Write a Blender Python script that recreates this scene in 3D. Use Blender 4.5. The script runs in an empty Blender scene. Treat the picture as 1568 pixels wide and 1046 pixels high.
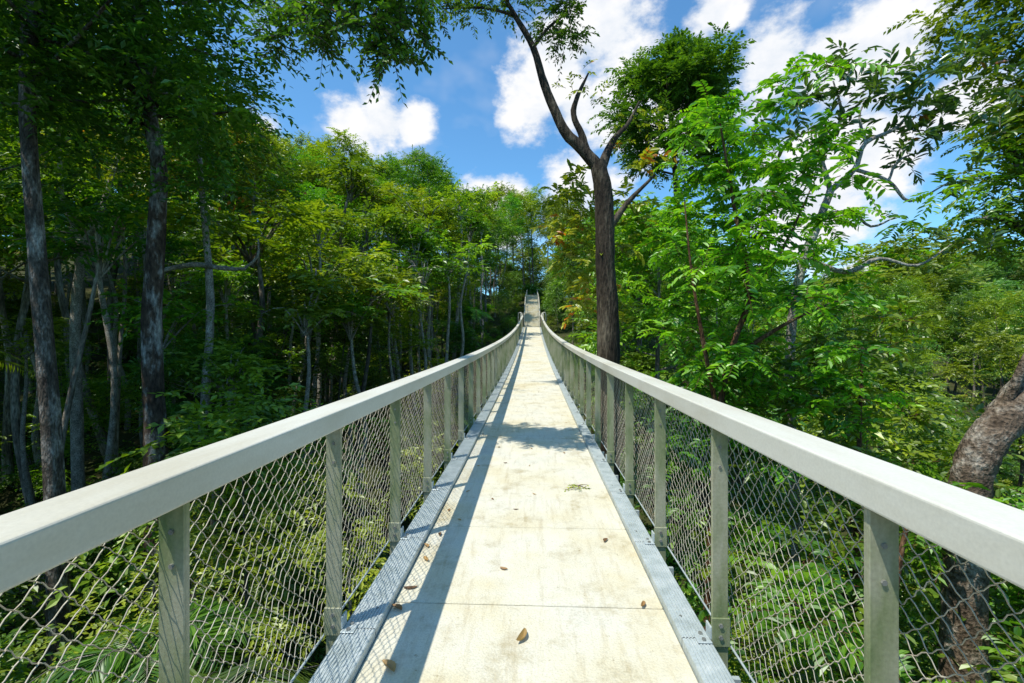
import bpy, math, random
import numpy as np
from mathutils import Vector, Matrix, Quaternion
rng = np.random.default_rng(11)
random.seed(11)
scene = bpy.context.scene
COL = scene.collection

# ------------------------------------------------------------------ mesh builder
class MB:
    def __init__(s):
        s.v=[];s.f=[];s.m=[];s.r=[];s.sm=[];s.n=0
    def add(s,v,f,mat=0,r=0.5,smooth=False):
        v=np.asarray(v,dtype=np.float64).reshape(-1,3)
        f=np.asarray(f,dtype=np.int64).reshape(-1,4)
        if len(v)==0: return
        s.v.append(v); s.f.append(f+s.n)
        s.m.append(np.full(len(f),mat,dtype=np.int32))
        s.sm.append(np.full(len(f),smooth,dtype=bool))
        s.r.append(np.array(np.broadcast_to(r,(len(v),)),dtype=np.float32))
        s.n+=len(v)
    def mesh(s,name,mats):
        me=bpy.data.meshes.new(name)
        v=np.concatenate(s.v); f=np.concatenate(s.f)
        me.vertices.add(len(v)); me.vertices.foreach_set("co",v.astype(np.float32).ravel())
        me.loops.add(f.size); me.loops.foreach_set("vertex_index",f.astype(np.int32).ravel())
        me.polygons.add(len(f)); me.polygons.foreach_set("loop_start",np.arange(0,f.size,4,dtype=np.int32))
        me.polygons.foreach_set("material_index",np.concatenate(s.m))
        me.polygons.foreach_set("use_smooth",np.concatenate(s.sm))
        a=me.attributes.new("rnd",'FLOAT','POINT'); a.data.foreach_set("value",np.concatenate(s.r))
        for m in mats: me.materials.append(m)
        me.update(calc_edges=True)
        return me
    def obj(s,name,mats,parent=None):
        o=bpy.data.objects.new(name,s.mesh(name,mats)); COL.objects.link(o)
        if parent: o.parent=parent
        return o

def empty(name,loc=(0,0,0)):
    o=bpy.data.objects.new(name,None); o.location=loc; o.empty_display_size=.3; COL.objects.link(o); return o

def norm(a): return a/np.maximum(np.linalg.norm(a,axis=-1,keepdims=True),1e-9)

def smoothpath(pts,rad,sub=4):
    P=np.array(pts,float); R=np.array(rad,float)
    if len(P)<3:
        t=np.linspace(0,1,sub+1); return P[0]+(P[-1]-P[0])*t[:,None], R[0]+(R[-1]-R[0])*t
    Q=np.vstack([2*P[0]-P[1],P,2*P[-1]-P[-2]]); out=[];ro=[]
    for i in range(len(P)-1):
        p0,p1,p2,p3=Q[i],Q[i+1],Q[i+2],Q[i+3]
        for k in range(sub):
            t=k/sub
            out.append(.5*((2*p1)+(-p0+p2)*t+(2*p0-5*p1+4*p2-p3)*t*t+(-p0+3*p1-3*p2+p3)*t**3))
            ro.append(R[i]*(1-t)+R[i+1]*t)
    out.append(P[-1]);ro.append(R[-1])
    return np.array(out),np.array(ro)

def tube(B,pts,rad,sides=8,mat=0,sub=4,rough=0.0):
    P,R=smoothpath(pts,rad,sub)
    T=norm(np.gradient(P,axis=0))
    ref=np.zeros(3); ref[np.argmin(np.abs(T).sum(0))]=1
    U=norm(np.cross(T,ref)); V=np.cross(T,U)
    a=np.linspace(0,2*np.pi,sides,endpoint=False)
    rr=R[:,None]*(1+rough*rng.normal(size=(len(P),sides)))
    ring=P[:,None,:]+rr[...,None]*(np.cos(a)[None,:,None]*U[:,None,:]+np.sin(a)[None,:,None]*V[:,None,:])
    n=len(P); i,j=np.meshgrid(np.arange(n-1),np.arange(sides),indexing='ij'); j2=(j+1)%sides
    F=np.stack([i*sides+j,i*sides+j2,(i+1)*sides+j2,(i+1)*sides+j],-1).reshape(-1,4)
    B.add(ring.reshape(-1,3),F,mat,.5,True)

def add_leaves(B,pos,d,n,L,asp,mat,r,detail=False,fold=.18):
    d=norm(d); n=norm(n-(n*d).sum(-1,keepdims=True)*d); w=np.cross(d,n)
    L=L[:,None]; W=L*asp
    N=len(pos)
    if detail:
        base=pos; tip=pos+d*L-n*L*.12
        l1=pos+d*L*.28+w*W*.42+n*W*fold; l2=pos+d*L*.68+w*W*.40+n*W*fold*.6
        r1=pos+d*L*.28-w*W*.42+n*W*fold; r2=pos+d*L*.68-w*W*.40+n*W*fold*.6
        V=np.stack([base,l1,l2,tip,r2,r1],1).reshape(-1,3)
        k=np.arange(N)[:,None]*6
        F=np.concatenate([k+np.array([[0,1,2,3]]),k+np.array([[0,3,4,5]])])
        B.add(V,F,mat,np.repeat(r,6))
    else:
        V=np.stack([pos,pos+d*L*.45+w*W*.5+n*W*fold,pos+d*L,pos+d*L*.45-w*W*.5+n*W*fold],1).reshape(-1,3)
        F=np.arange(4*N).reshape(-1,4)
        B.add(V,F,mat,np.repeat(r,4))

def sprays(B,C,nt,tl,m,L,asp=.42,mat=1,flat=.6,droop=.25,up=.15,fwd=.7,side=.8,jit=.3,detail=False,twigs=False,spread=0.0,tone=(0,1)):
    C=np.asarray(C,float).reshape(-1,3); N=len(C)
    D=rng.normal(size=(N,nt,3)); D=norm(D); D[...,2]=D[...,2]*flat+up; D=norm(D)
    T=tl*rng.uniform(.55,1.2,size=(N,nt,1))
    S=C[:,None,:]+D*T*rng.uniform(0,.5,size=(N,nt,1))+rng.normal(size=(N,nt,3))*spread
    s=np.linspace(.12,1,m)[None,None,:,None]
    z=np.array([0,0,1.])
    pos=S[:,:,None,:]+D[:,:,None,:]*T[:,:,None,:]*s-z*droop*T[:,:,None,:]*s*s
    td=norm(D[:,:,None,:]-2*droop*s*z)
    ref=norm(z+rng.normal(size=(N,nt,1,3))*.25)
    sd=norm(np.cross(td,np.broadcast_to(ref,td.shape)))
    sg=np.where(np.arange(m)%2==0,1.,-1.)[None,None,:,None]
    ld=norm(td*fwd+sd*sg*side+rng.normal(size=td.shape)*jit*.5-z*.15)
    nn=np.broadcast_to(ref,td.shape)+rng.normal(size=td.shape)*jit
    cr=rng.uniform(size=(N,1,1)); tr=rng.uniform(size=(N,nt,1)); lr=rng.uniform(size=(N,nt,m))
    r=(.38*cr+.22*tr+.4*lr); r=tone[0]+(tone[1]-tone[0])*r
    LL=L*rng.uniform(.7,1.25,size=(N,nt,m))
    add_leaves(B,pos.reshape(-1,3),ld.reshape(-1,3),nn.reshape(-1,3),LL.ravel(),asp,mat,r.ravel(),detail)
    if twigs:
        e=S+D*T-z*droop*T; mid=S+D*T*.5-z*droop*T*.25
        for a,b,c in zip(S.reshape(-1,3),mid.reshape(-1,3),e.reshape(-1,3)):
            tube(B,[a,b,c],[.006,.004,.002],3,0,1)

# ------------------------------------------------------------------ materials
def newmat(name):
    m=bpy.data.materials.new(name); m.use_nodes=True; nt=m.node_tree; nt.nodes.clear()
    out=nt.nodes.new('ShaderNodeOutputMaterial'); return m,nt,out
def N(nt,t,**kw):
    n=nt.nodes.new(t)
    for k,v in kw.items():
        setattr(n,k,v)
    return n
def ramp(nt,stops):
    n=nt.nodes.new('ShaderNodeValToRGB'); cr=n.color_ramp
    while len(cr.elements)<len(stops): cr.elements.new(.5)
    for e,(p,c) in zip(cr.elements,stops): e.position=p; e.color=(*c,1)
    return n
def leafmat(name,dark,mid,bright,odd=(.30,.17,.02),oddp=.93,trans=.36,gloss=.05,rough=.42,objvar=.12):
    m,nt,out=newmat(name); L=nt.links
    at=N(nt,'ShaderNodeAttribute',attribute_name='rnd')
    cr=ramp(nt,[(0.15,dark),(.5,mid),(.8,bright),(oddp,bright),(min(oddp+.03,1),odd)])
    L.new(at.outputs['Fac'],cr.inputs['Fac'])
    oi=N(nt,'ShaderNodeObjectInfo')
    mr=N(nt,'ShaderNodeMapRange'); mr.inputs['To Min'].default_value=.5-objvar*.2; mr.inputs['To Max'].default_value=.5+objvar*.2
    mv=N(nt,'ShaderNodeMapRange'); mv.inputs['To Min'].default_value=1.35; mv.inputs['To Max'].default_value=.7
    L.new(oi.outputs['Random'],mr.inputs['Value'])
    wn=N(nt,'ShaderNodeMath',operation='FRACT'); mm=N(nt,'ShaderNodeMath',operation='MULTIPLY'); mm.inputs[1].default_value=17.3
    L.new(oi.outputs['Random'],mm.inputs[0]); L.new(mm.outputs[0],wn.inputs[0]); L.new(wn.outputs[0],mv.inputs['Value'])
    hs=N(nt,'ShaderNodeHueSaturation'); L.new(mr.outputs[0],hs.inputs['Hue']); L.new(mv.outputs[0],hs.inputs['Value']); L.new(cr.outputs[0],hs.inputs['Color'])
    p=N(nt,'ShaderNodeBsdfDiffuse')
    g=N(nt,'ShaderNodeBsdfGlossy'); g.inputs['Roughness'].default_value=rough; g.inputs['Color'].default_value=(.9,.95,.9,1)
    t=N(nt,'ShaderNodeBsdfTranslucent'); mx=N(nt,'ShaderNodeMixShader'); mx.inputs[0].default_value=trans
    tc=N(nt,'ShaderNodeMix',data_type='RGBA',blend_type='MULTIPLY'); tc.inputs[0].default_value=1; tc.inputs[7].default_value=(1.6,1.6,.5,1)
    L.new(hs.outputs[0],tc.inputs[6]); L.new(tc.outputs[2],t.inputs['Color']); L.new(hs.outputs[0],p.inputs['Color'])
    L.new(p.outputs[0],mx.inputs[1]); L.new(t.outputs[0],mx.inputs[2])
    m2=N(nt,'ShaderNodeMixShader'); m2.inputs[0].default_value=gloss
    L.new(mx.outputs[0],m2.inputs[1]); L.new(g.outputs[0],m2.inputs[2]); L.new(m2.outputs[0],out.inputs[0])
    return m
def barkmat(name,c1,c2,c3,scale=3,stretch=.25,objvar=True):
    m,nt,out=newmat(name); L=nt.links
    tc=N(nt,'ShaderNodeTexCoord'); mp=N(nt,'ShaderNodeMapping'); mp.inputs['Scale'].default_value=(1,1,stretch)
    L.new(tc.outputs['Object'],mp.inputs[0])
    n1=N(nt,'ShaderNodeTexNoise'); n1.inputs['Scale'].default_value=scale; n1.inputs['Detail'].default_value=6; n1.inputs['Roughness'].default_value=.7
    n2=N(nt,'ShaderNodeTexNoise'); n2.inputs['Scale'].default_value=scale*7; n2.inputs['Detail'].default_value=4
    L.new(mp.outputs[0],n1.inputs['Vector']); L.new(mp.outputs[0],n2.inputs['Vector'])
    cr=ramp(nt,[(.33,c1),(.5,c2),(.66,c3)]); L.new(n1.outputs['Fac'],cr.inputs[0])
    p=N(nt,'ShaderNodeBsdfPrincipled'); p.inputs['Roughness'].default_value=.85; p.inputs['Specular IOR Level'].default_value=.2
    mu=N(nt,'ShaderNodeMix',data_type='RGBA',blend_type='MULTIPLY'); mu.inputs[0].default_value=.9
    c2r=ramp(nt,[(.3,(.3,.3,.3)),(.7,(1.4,1.4,1.4))]); L.new(n2.outputs['Fac'],c2r.inputs[0])
    L.new(cr.outputs[0],mu.inputs[6]); L.new(c2r.outputs[0],mu.inputs[7])
    oi=N(nt,'ShaderNodeObjectInfo'); mv=N(nt,'ShaderNodeMapRange'); mv.inputs['To Min'].default_value=.5 if objvar else 1; mv.inputs['To Max'].default_value=1.6 if objvar else 1
    L.new(oi.outputs['Random'],mv.inputs['Value'])
    hs=N(nt,'ShaderNodeHueSaturation'); L.new(mv.outputs[0],hs.inputs['Value']); L.new(mu.outputs[2],hs.inputs['Color'])
    L.new(hs.outputs[0],p.inputs['Base Color'])
    b=N(nt,'ShaderNodeBump'); b.inputs['Strength'].default_value=1; b.inputs['Distance'].default_value=.05
    L.new(n2.outputs['Fac'],b.inputs['Height']); L.new(b.outputs[0],p.inputs['Normal']); L.new(p.outputs[0],out.inputs[0])
    return m
def surfmat(name,stops,scale=2,rough=.6,metal=0,bump=.2,fine=60,detail=8,stretch=(1,1,1),spec=.4,finemix=.5,bdist=.004):
    m,nt,out=newmat(name); L=nt.links
    tc=N(nt,'ShaderNodeTexCoord'); mp=N(nt,'ShaderNodeMapping'); mp.inputs['Scale'].default_value=stretch
    L.new(tc.outputs['Object'],mp.inputs[0])
    n1=N(nt,'ShaderNodeTexNoise'); n1.inputs['Scale'].default_value=scale; n1.inputs['Detail'].default_value=detail; n1.inputs['Roughness'].default_value=.65
    n2=N(nt,'ShaderNodeTexNoise'); n2.inputs['Scale'].default_value=fine; n2.inputs['Detail'].default_value=4
    L.new(mp.outputs[0],n1.inputs['Vector']); L.new(tc.outputs['Object'],n2.inputs['Vector'])
    cr=ramp(nt,stops); L.new(n1.outputs['Fac'],cr.inputs[0])
    c2=ramp(nt,[(.3,(.7,.7,.7)),(.7,(1.1,1.1,1.1))]); L.new(n2.outputs['Fac'],c2.inputs[0])
    mu=N(nt,'ShaderNodeMix',data_type='RGBA',blend_type='MULTIPLY'); mu.inputs[0].default_value=finemix
    L.new(cr.outputs[0],mu.inputs[6]); L.new(c2.outputs[0],mu.inputs[7])
    p=N(nt,'ShaderNodeBsdfPrincipled'); p.inputs['Roughness'].default_value=rough; p.inputs['Metallic'].default_value=metal; p.inputs['Specular IOR Level'].default_value=spec
    b=N(nt,'ShaderNodeBump'); b.inputs['Strength'].default_value=bump; b.inputs['Distance'].default_value=bdist
    L.new(n2.outputs['Fac'],b.inputs['Height']); L.new(b.outputs[0],p.inputs['Normal'])
    L.new(mu.outputs[2],p.inputs['Base Color']); L.new(p.outputs[0],out.inputs[0])
    return m

LF_DARK =leafmat('leaf_dark',(.024,.07,.007),(.062,.145,.011),(.135,.24,.017),oddp=.96)
LF_MID  =leafmat('leaf_mid',(.055,.13,.009),(.14,.26,.014),(.28,.42,.022),objvar=.2,trans=.4)
LF_BRIGHT=leafmat('leaf_bright',(.05,.16,.008),(.14,.34,.014),(.29,.52,.022),oddp=.97,trans=.44,gloss=.05,rough=.4,objvar=.03)
LF_YEL  =leafmat('leaf_yellow_green',(.10,.16,.012),(.24,.30,.02),(.40,.40,.035),odd=(.5,.18,.02),oddp=.8,objvar=.03)
LF_BIG  =leafmat('leaf_leathery',(.03,.075,.012),(.07,.15,.02),(.15,.25,.035),odd=(.38,.12,.02),oddp=.86,gloss=.10,rough=.32,objvar=.03)
LF_FAR_HAZE  =leafmat('leaf_far_haze_tint',(.08,.15,.035),(.135,.23,.04),(.21,.32,.055),oddp=.99,objvar=.2)  # distant leaves bluer and flatter in tone: aerial haze put into the colour
LF_ORNG =leafmat('leaf_autumn',(.06,.10,.012),(.15,.19,.018),(.30,.30,.03),odd=(.50,.19,.03),oddp=.66,trans=.45,objvar=.05)
BK_GREY =barkmat('bark_grey',(.08,.065,.05),(.19,.165,.13),(.40,.37,.31))
BK_DGREY=barkmat('bark_dark_grey',(.04,.03,.022),(.11,.09,.068),(.40,.37,.32),scale=4,stretch=.35,objvar=False)
BK_MOTT =barkmat('bark_mottled',(.030,.020,.013),(.085,.06,.042),(.42,.42,.39),scale=2.2,stretch=.4,objvar=False)
BK_BROWN=barkmat('bark_brown',(.07,.048,.03),(.17,.125,.085),(.40,.36,.29),scale=4,stretch=.8,objvar=False)
BK_DARK =barkmat('bark_dark',(.022,.017,.012),(.055,.042,.028),(.16,.13,.09),objvar=False)
BK_PALE =barkmat('bark_pale',(.19,.17,.14),(.36,.33,.28),(.55,.53,.48),scale=5,stretch=.6,objvar=False)
BK_RED  =barkmat('bark_reddish',(.07,.035,.018),(.15,.075,.035),(.24,.15,.09),scale=6,objvar=False)

# ------------------------------------------------------------------ terrain
def ss(a,b,x):
    t=np.clip((x-a)/(b-a),0,1); return t*t*(3-2*t)
def H(x,y):
    x=np.asarray(x,float); y=np.asarray(y,float)
    a=ss(16,52,y); b=ss(-5,-14,y)
    z=-9.5+11.9*np.maximum(a,b)
    z=z+.25*np.clip(y-52,0,30)+.05*np.clip(y-82,0,200)
    z=z+.13*np.clip(-x-8,0,60)+.05*np.clip(-x-68,0,300)
    z=z-26*ss(4,110,x)*(1-.35*ss(120,400,y))
    z=z+ss(150,620,x)*62+ss(140,700,y)*ss(20,200,x)*30
    z=z+1.2*np.sin(x*.13+1)*np.cos(y*.11)*ss(3,14,np.abs(x))
    z=z+ss(120,300,np.hypot(x,y))*(7*np.sin(x*.021+2)*np.cos(y*.017)+5*np.sin(x*.05+y*.03))
    return z
def terrain():
    gx=np.concatenate([np.linspace(-900,-90,28)[:-1],np.linspace(-90,120,106)[:-1],np.linspace(120,1300,50)])
    gy=np.concatenate([np.linspace(-500,-30,16)[:-1],np.linspace(-30,110,71)[:-1],np.linspace(110,1400,50)])
    X,Y=np.meshgrid(gx,gy,indexing='ij'); Z=H(X,Y)+rng.normal(size=X.shape)*.12
    nx,ny=X.shape; i,j=np.meshgrid(np.arange(nx-1),np.arange(ny-1),indexing='ij')
    F=np.stack([i*ny+j,(i+1)*ny+j,(i+1)*ny+j+1,i*ny+j+1],-1)
    B=MB(); B.add(np.stack([X,Y,Z],-1),F,0,.5,True)
    g=surfmat('forest_floor',[(.3,(.025,.035,.012)),(.5,(.05,.06,.02)),(.7,(.09,.075,.04))],scale=.6,rough=.95,bump=.8,fine=6,spec=.1,bdist=.1)
    B.obj('ground',[g])
terrain()

# ------------------------------------------------------------------ bridge
def zb(y):
    y=np.asarray(y,float); return .011*y+.00112*y*y*(y>0)
YE=48.0; Y0=-6.0
def box(B,x0,x1,y0,y1,z0,z1,curve=True,mat=0):
    a=float(zb(y0)) if curve else 0; b=float(zb(y1)) if curve else 0
    v=[(x0,y0,z0+a),(x1,y0,z0+a),(x1,y1,z0+b),(x0,y1,z0+b),(x0,y0,z1+a),(x1,y0,z1+a),(x1,y1,z1+b),(x0,y1,z1+b)]
    f=[(0,3,2,1),(4,5,6,7),(0,1,5,4),(1,2,6,5),(2,3,7,6),(3,0,4,7)]
    B.add(v,f,mat)
def sweep(B,prof,ys,mat=0,smooth=False,zf=zb,xf=None):
    prof=np.array(prof,float); k=len(prof); ys=np.array(ys,float); n=len(ys)
    V=np.zeros((n,k,3)); V[:,:,0]=prof[None,:,0]; V[:,:,1]=ys[:,None]; V[:,:,2]=prof[None,:,1]+zf(ys)[:,None]
    if xf is not None: V[:,:,0]+=xf(ys)[:,None]
    i,j=np.meshgrid(np.arange(n-1),np.arange(k),indexing='ij'); j2=(j+1)%k
    F=np.stack([i*k+j,i*k+j2,(i+1)*k+j2,(i+1)*k+j],-1).reshape(-1,4)
    B.add(V.reshape(-1,3),F,mat,.5,smooth)
def fixn(o):
    import bmesh
    bm=bmesh.new(); bm.from_mesh(o.data); bmesh.ops.recalc_face_normals(bm,faces=bm.faces); bm.to_mesh(o.data); bm.free()
def bevel(o,w,seg=2):
    fixn(o)
    m=o.modifiers.new('bevel','BEVEL'); m.width=w; m.segments=seg; m.limit_method='ANGLE'; m.angle_limit=math.radians(40)

def concmat():
    m,nt,out=newmat('deck_concrete'); L=nt.links
    tc=N(nt,'ShaderNodeTexCoord')
    def no(sc,de,ro=.6,st=None):
        n=N(nt,'ShaderNodeTexNoise'); n.inputs['Scale'].default_value=sc; n.inputs['Detail'].default_value=de; n.inputs['Roughness'].default_value=ro
        if st:
            mp=N(nt,'ShaderNodeMapping'); mp.inputs['Scale'].default_value=st; L.new(tc.outputs['Object'],mp.inputs[0]); L.new(mp.outputs[0],n.inputs['Vector'])
        else: L.new(tc.outputs['Object'],n.inputs['Vector'])
        return n
    a=no(1.1,7,.62); b=no(3.7,8,.7); c=no(90,4); d=no(22,6,.75); e=no(6,5,.7,(3,.35,1))
    r1=ramp(nt,[(.28,(.57,.49,.31)),(.42,(.64,.59,.43)),(.55,(.67,.64,.52)),(.70,(.58,.565,.48))]); L.new(a.outputs['Fac'],r1.inputs[0])
    r2=ramp(nt,[(.33,(.78,.74,.65)),(.46,(1,1,1)),(.68,(1.05,1.04,1.0))]); L.new(b.outputs['Fac'],r2.inputs[0])
    r3=ramp(nt,[(.30,(.60,.55,.47)),(.38,(1,1,1))]); L.new(d.outputs['Fac'],r3.inputs[0])
    r4=ramp(nt,[(.3,(.85,.85,.85)),(.6,(1.03,1.03,1.03))]); L.new(c.outputs['Fac'],r4.inputs[0])
    r5=ramp(nt,[(.30,(.84,.80,.73)),(.48,(1,1,1))]); L.new(e.outputs['Fac'],r5.inputs[0])
    col=r1.outputs[0]
    for r in (r2,r3,r4,r5):
        mu=N(nt,'ShaderNodeMix',data_type='RGBA',blend_type='MULTIPLY'); mu.inputs[0].default_value=1
        L.new(col,mu.inputs[6]); L.new(r.outputs[0],mu.inputs[7]); col=mu.outputs[2]
    p=N(nt,'ShaderNodeBsdfPrincipled'); p.inputs['Roughness'].default_value=.88; p.inputs['Specular IOR Level'].default_value=.2
    L.new(col,p.inputs['Base Color'])
    ad=N(nt,'ShaderNodeMath',operation='ADD'); L.new(c.outputs['Fac'],ad.inputs[0]); L.new(b.outputs['Fac'],ad.inputs[1])
    bu=N(nt,'ShaderNodeBump'); bu.inputs['Strength'].default_value=.7; bu.inputs['Distance'].default_value=.008
    L.new(ad.outputs[0],bu.inputs['Height']); L.new(bu.outputs[0],p.inputs['Normal']); L.new(p.outputs[0],out.inputs[0]); return m
M_CONC=concmat()
M_RAIL=surfmat('rail_coating',[(.3,(.54,.50,.38)),(.55,(.68,.66,.56)),(.75,(.59,.56,.44))],scale=2.5,rough=.45,bump=.1,fine=120,stretch=(1,.25,1),finemix=.25,spec=.45)
M_POST=surfmat('weathered_post',[(.3,(.10,.16,.05)),(.45,(.24,.27,.14)),(.6,(.37,.37,.26)),(.8,(.27,.24,.13))],scale=5,rough=.5,metal=.1,bump=.2,fine=90,stretch=(1,1,.3))
M_GALV=surfmat('galvanised_steel',[(.3,(.38,.43,.41)),(.5,(.50,.56,.55)),(.7,(.62,.66,.64))],scale=9,rough=.45,metal=.25,bump=.15,fine=80)
M_WIRE=surfmat('net_wire',[(.3,(.40,.35,.25)),(.7,(.62,.57,.45))],scale=5,rough=.5,metal=.1,bump=0,detail=3)
M_BOLT=surfmat('bolt_steel',[(.3,(.25,.25,.22)),(.7,(.45,.45,.42))],scale=20,rough=.4,metal=.6,bump=.1)

bridge=empty('suspension_footbridge')
SP=1.08; PY=[.20+SP*k for k in range(-5,45) if .20+SP*k<YE-.3]
B=MB()
k=-6
while .54+SP*k<YE:
    y0=.54+SP*k; y1=min(y0+SP,YE)
    dz=random.uniform(-.003,.003)
    box(B,-.797,.797,y0+.005,y1-.005,-.09+dz,0+dz)
    k+=1
o=B.obj('deck_slabs',[M_CONC],bridge); bevel(o,.006,1)
B=MB()
for s in (-1,1):
    for k in range(-6,44):
        y0=.22+SP*k; y1=y0+SP-.005
        if y1>YE: break
        pr=[(.80,-.11),(.80,.040)]
        x=.806; xe=.962 if s<0 else .928
        while x<xe:
            pr+= [(x,.046),(x+.009,.046),(x+.0105,.041),(x+.0155,.041)]; x+=.017
        pr+=[(xe+.010,.046),(xe+.010,-.11)]
        sweep(B,[(s*a,b) for a,b in pr],np.linspace(y0,y1,4))
        box(B,s*.80 if s>0 else -.972,s*.938 if s>0 else -.80,y0,y0+.003,-.10,.0395)
o=B.obj('kerb_channel',[M_GALV],bridge); fixn(o)
B=MB(); BB=MB(); BR=MB()
def bolt(x,y,z,ax='y',r=.011,h=.009):
    a=np.linspace(0,2*np.pi,6,endpoint=False)
    if ax=='y': ring=lambda d:np.stack([x+r*np.cos(a),np.full(6,y+d),z+r*np.sin(a)],-1); d0,d1=0,-h
    else: ring=lambda d:np.stack([x+r*np.cos(a),y+r*np.sin(a),np.full(6,z+d)],-1); d0,d1=0,h
    V=np.concatenate([ring(d0),ring(d1)])
    F=[(i,(i+1)%6,6+(i+1)%6,6+i) for i in range(6)]+[(6,7,8,9),(6,9,10,11)]
    BB.add(V,F)
for s in (-1,1):
    sh=0 if s<0 else -.035
    for y in PY:
        z0=float(zb(y))
        def bx(a,b,c,d,e,f,BQ=B):
            x0,x1=sorted((s*(a+sh),s*(b+sh))); box(BQ,x0,x1,y+c,y+d,e+z0,f+z0,False)
        bx(.982,1.06,0,.007,-.22,1.132)
        bx(.982,.989,.007,.024,-.22,1.132)
        bx(1.053,1.06,.007,.05,-.22,1.132)
        bx(.974,1.066,-.011,-.001,.02,.165)
        bx(.90,.972,-.030,.06,.0475,.053,BR)
        bx(.966,.9765,-.010,.05,.055,.12,BR)
        if y<18:
            bolt(s*(1.018+sh),y-.011,z0+.13); bolt(s*(1.018+sh),y-.011,z0+.07)
            bolt(s*(.935+sh),y-.010,z0+.053,'z'); bolt(s*(.935+sh),y+.040,z0+.053,'z')
            bolt(s*(1.018+sh),y,z0+1.03,'y',.008,.006); bolt(s*(1.018+sh),y,z0+.93,'y',.008,.006)
            bolt(s*.85,y+.2,z0+.046,'z',.008,.005); bolt(s*.85,y+.9,z0+.046,'z',.008,.005)
o=B.obj('posts',[M_POST],bridge); bevel(o,.002,1)
o=BR.obj('base_brackets',[M_GALV],bridge); bevel(o,.002,1)
o=BB.obj('bolts',[M_BOLT],bridge); fixn(o)
B=MB()
def rrect(cx,cz,w,h,r,n=3):
    out=[]
    for (sx,sz,a0) in ((1,1,0),(-1,1,90),(-1,-1,180),(1,-1,270)):
        for i in range(n+1):
            a=math.radians(a0+90*i/n); out.append((cx+sx*(w/2-r)+r*math.cos(a),cz+sz*(h/2-r)+r*math.sin(a)))
    return out
for s in (-1,1):
    y=Y0+.1
    while y<YE:
        y1=min(y+SP*3,YE)
        sweep(B,rrect(s*1.005,1.180,.155,.094,.008),np.linspace(y+.0015,y1-.0015,7),smooth=False)
        y=y1
o=B.obj('handrail',[M_RAIL],bridge); fixn(o)
B=MB()
def wire(P,r):
    n=len(P); T=norm(np.gradient(P,axis=0)); X=np.array([1.,0,0]); U=norm(np.cross(T,X)); 
    a=np.array([0,2.094,4.189])
    ring=P[:,None,:]+r*(np.cos(a)[None,:,None]*X+np.sin(a)[None,:,None]*U[:,None,:])
    i,j=np.meshgrid(np.arange(n-1),np.arange(3),indexing='ij'); j2=(j+1)%3
    B.add(ring.reshape(-1,3),np.stack([i*3+j,i*3+j2,(i+1)*3+j2,(i+1)*3+j],-1).reshape(-1,4),0,.5,True)
for s in (-1,1):
    for (ya,yb,cell,h,r,ppc) in ((-2.,6.4,.080,.040,.0020,6),(6.4,18,.080,.040,.0016,2),(18,YE,.16,.08,.0023,2)):
        rows=int(1.11/h); dy=cell/ppc; ys=np.arange(ya,yb,dy)
        for kk in range(rows):
            ph=(ys-ya)/cell*2*np.pi+kk*np.pi
            zz=.02+kk*h+h*(.5-.5*np.cos(ph))
            xx=s*((1.070 if s<0 else 1.040)+.03*np.sin(np.pi*zz/1.14)+.012*np.sin(ys*5.8+zz*3)*np.sin(np.pi*zz/1.14)+.004*np.sin(ph*.5))
            wire(np.stack([xx,ys+.010*np.sin(zz*19+ys),zz+zb(ys)+.010*np.sin(ys*4.1+kk*.3)],-1),r)
o=B.obj('wire_net',[M_WIRE],bridge)
B=MB()
for y in PY: box(B,-1.07,1.07,y-.04,y-.015,-.24,-.12)
for s in (-1,1):
    ys=np.linspace(Y0,YE,40)
    P=np.stack([np.full(40,s*.7),ys,zb(ys)-.3],-1); tube(B,P,[.03]*40,8,0,1)
    P=np.stack([np.full(40,-1.068 if s<0 else 1.038),ys,zb(ys)+.02],-1); tube(B,P,[.006]*40,6,0,1)
B.obj('cross_beams_and_cables',[M_GALV],bridge)

ramp_=empty('hillside_stairway')
zE=float(zb(YE))
B=MB()
box(B,-1.3,1.3,YE+.02,YE+2,zE-.4,zE,False)
n=20
for i in range(n):
    y=YE+2+i*.55; z=zE+(i+1)*.175
    box(B,-.85,.85,y,y+.56,z-.16,z,False)
zt=zE+n*.175; yt=YE+2+n*.55
box(B,-.95,.95,yt,yt+2,zt-.2,zt,False)
for i in range(14):
    y=yt+2+i; z=zt+.2*(i+1)
    box(B,-.8,.8,y,y+.99,z-.22,z-.02,False)
for y in (YE+1,yt+1,yt+7,yt+13):
    for s in (-1,1): box(B,s*.8-.12,s*.8+.12,y-.12,y+.12,zE-6,(zE if y<YE+3 else zt)-.05,False)
o=B.obj('stair_treads',[M_CONC],ramp_)
B=MB()
def railline(pts,r=.04):
    for s in (-1,1):
        P=[(s*x,y,z) for x,y,z in pts]; tube(B,P,[r]*len(P),8,0,1)
        for i in range(len(P)-1):
            a=np.array(P[i]);b=np.array(P[i+1]); L=np.linalg.norm(b-a); m=max(1,int(L/1.1))
            for q in range(m):
                c=a+(b-a)*q/m; box(B,c[0]-.03,c[0]+.03,c[1]-.03,c[1]+.03,c[2]-1.15,c[2],False)
railline([(1.05,YE+.3,zE+1.2),(1.25,YE+1,zE+1.2),(1.25,YE+1.7,zE+1.2),(.88,YE+2.2,zE+1.3),(.88,yt,zt+1.1),(.93,yt+2,zt+1.1),(.82,yt+16,zt+3.8)])
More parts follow.
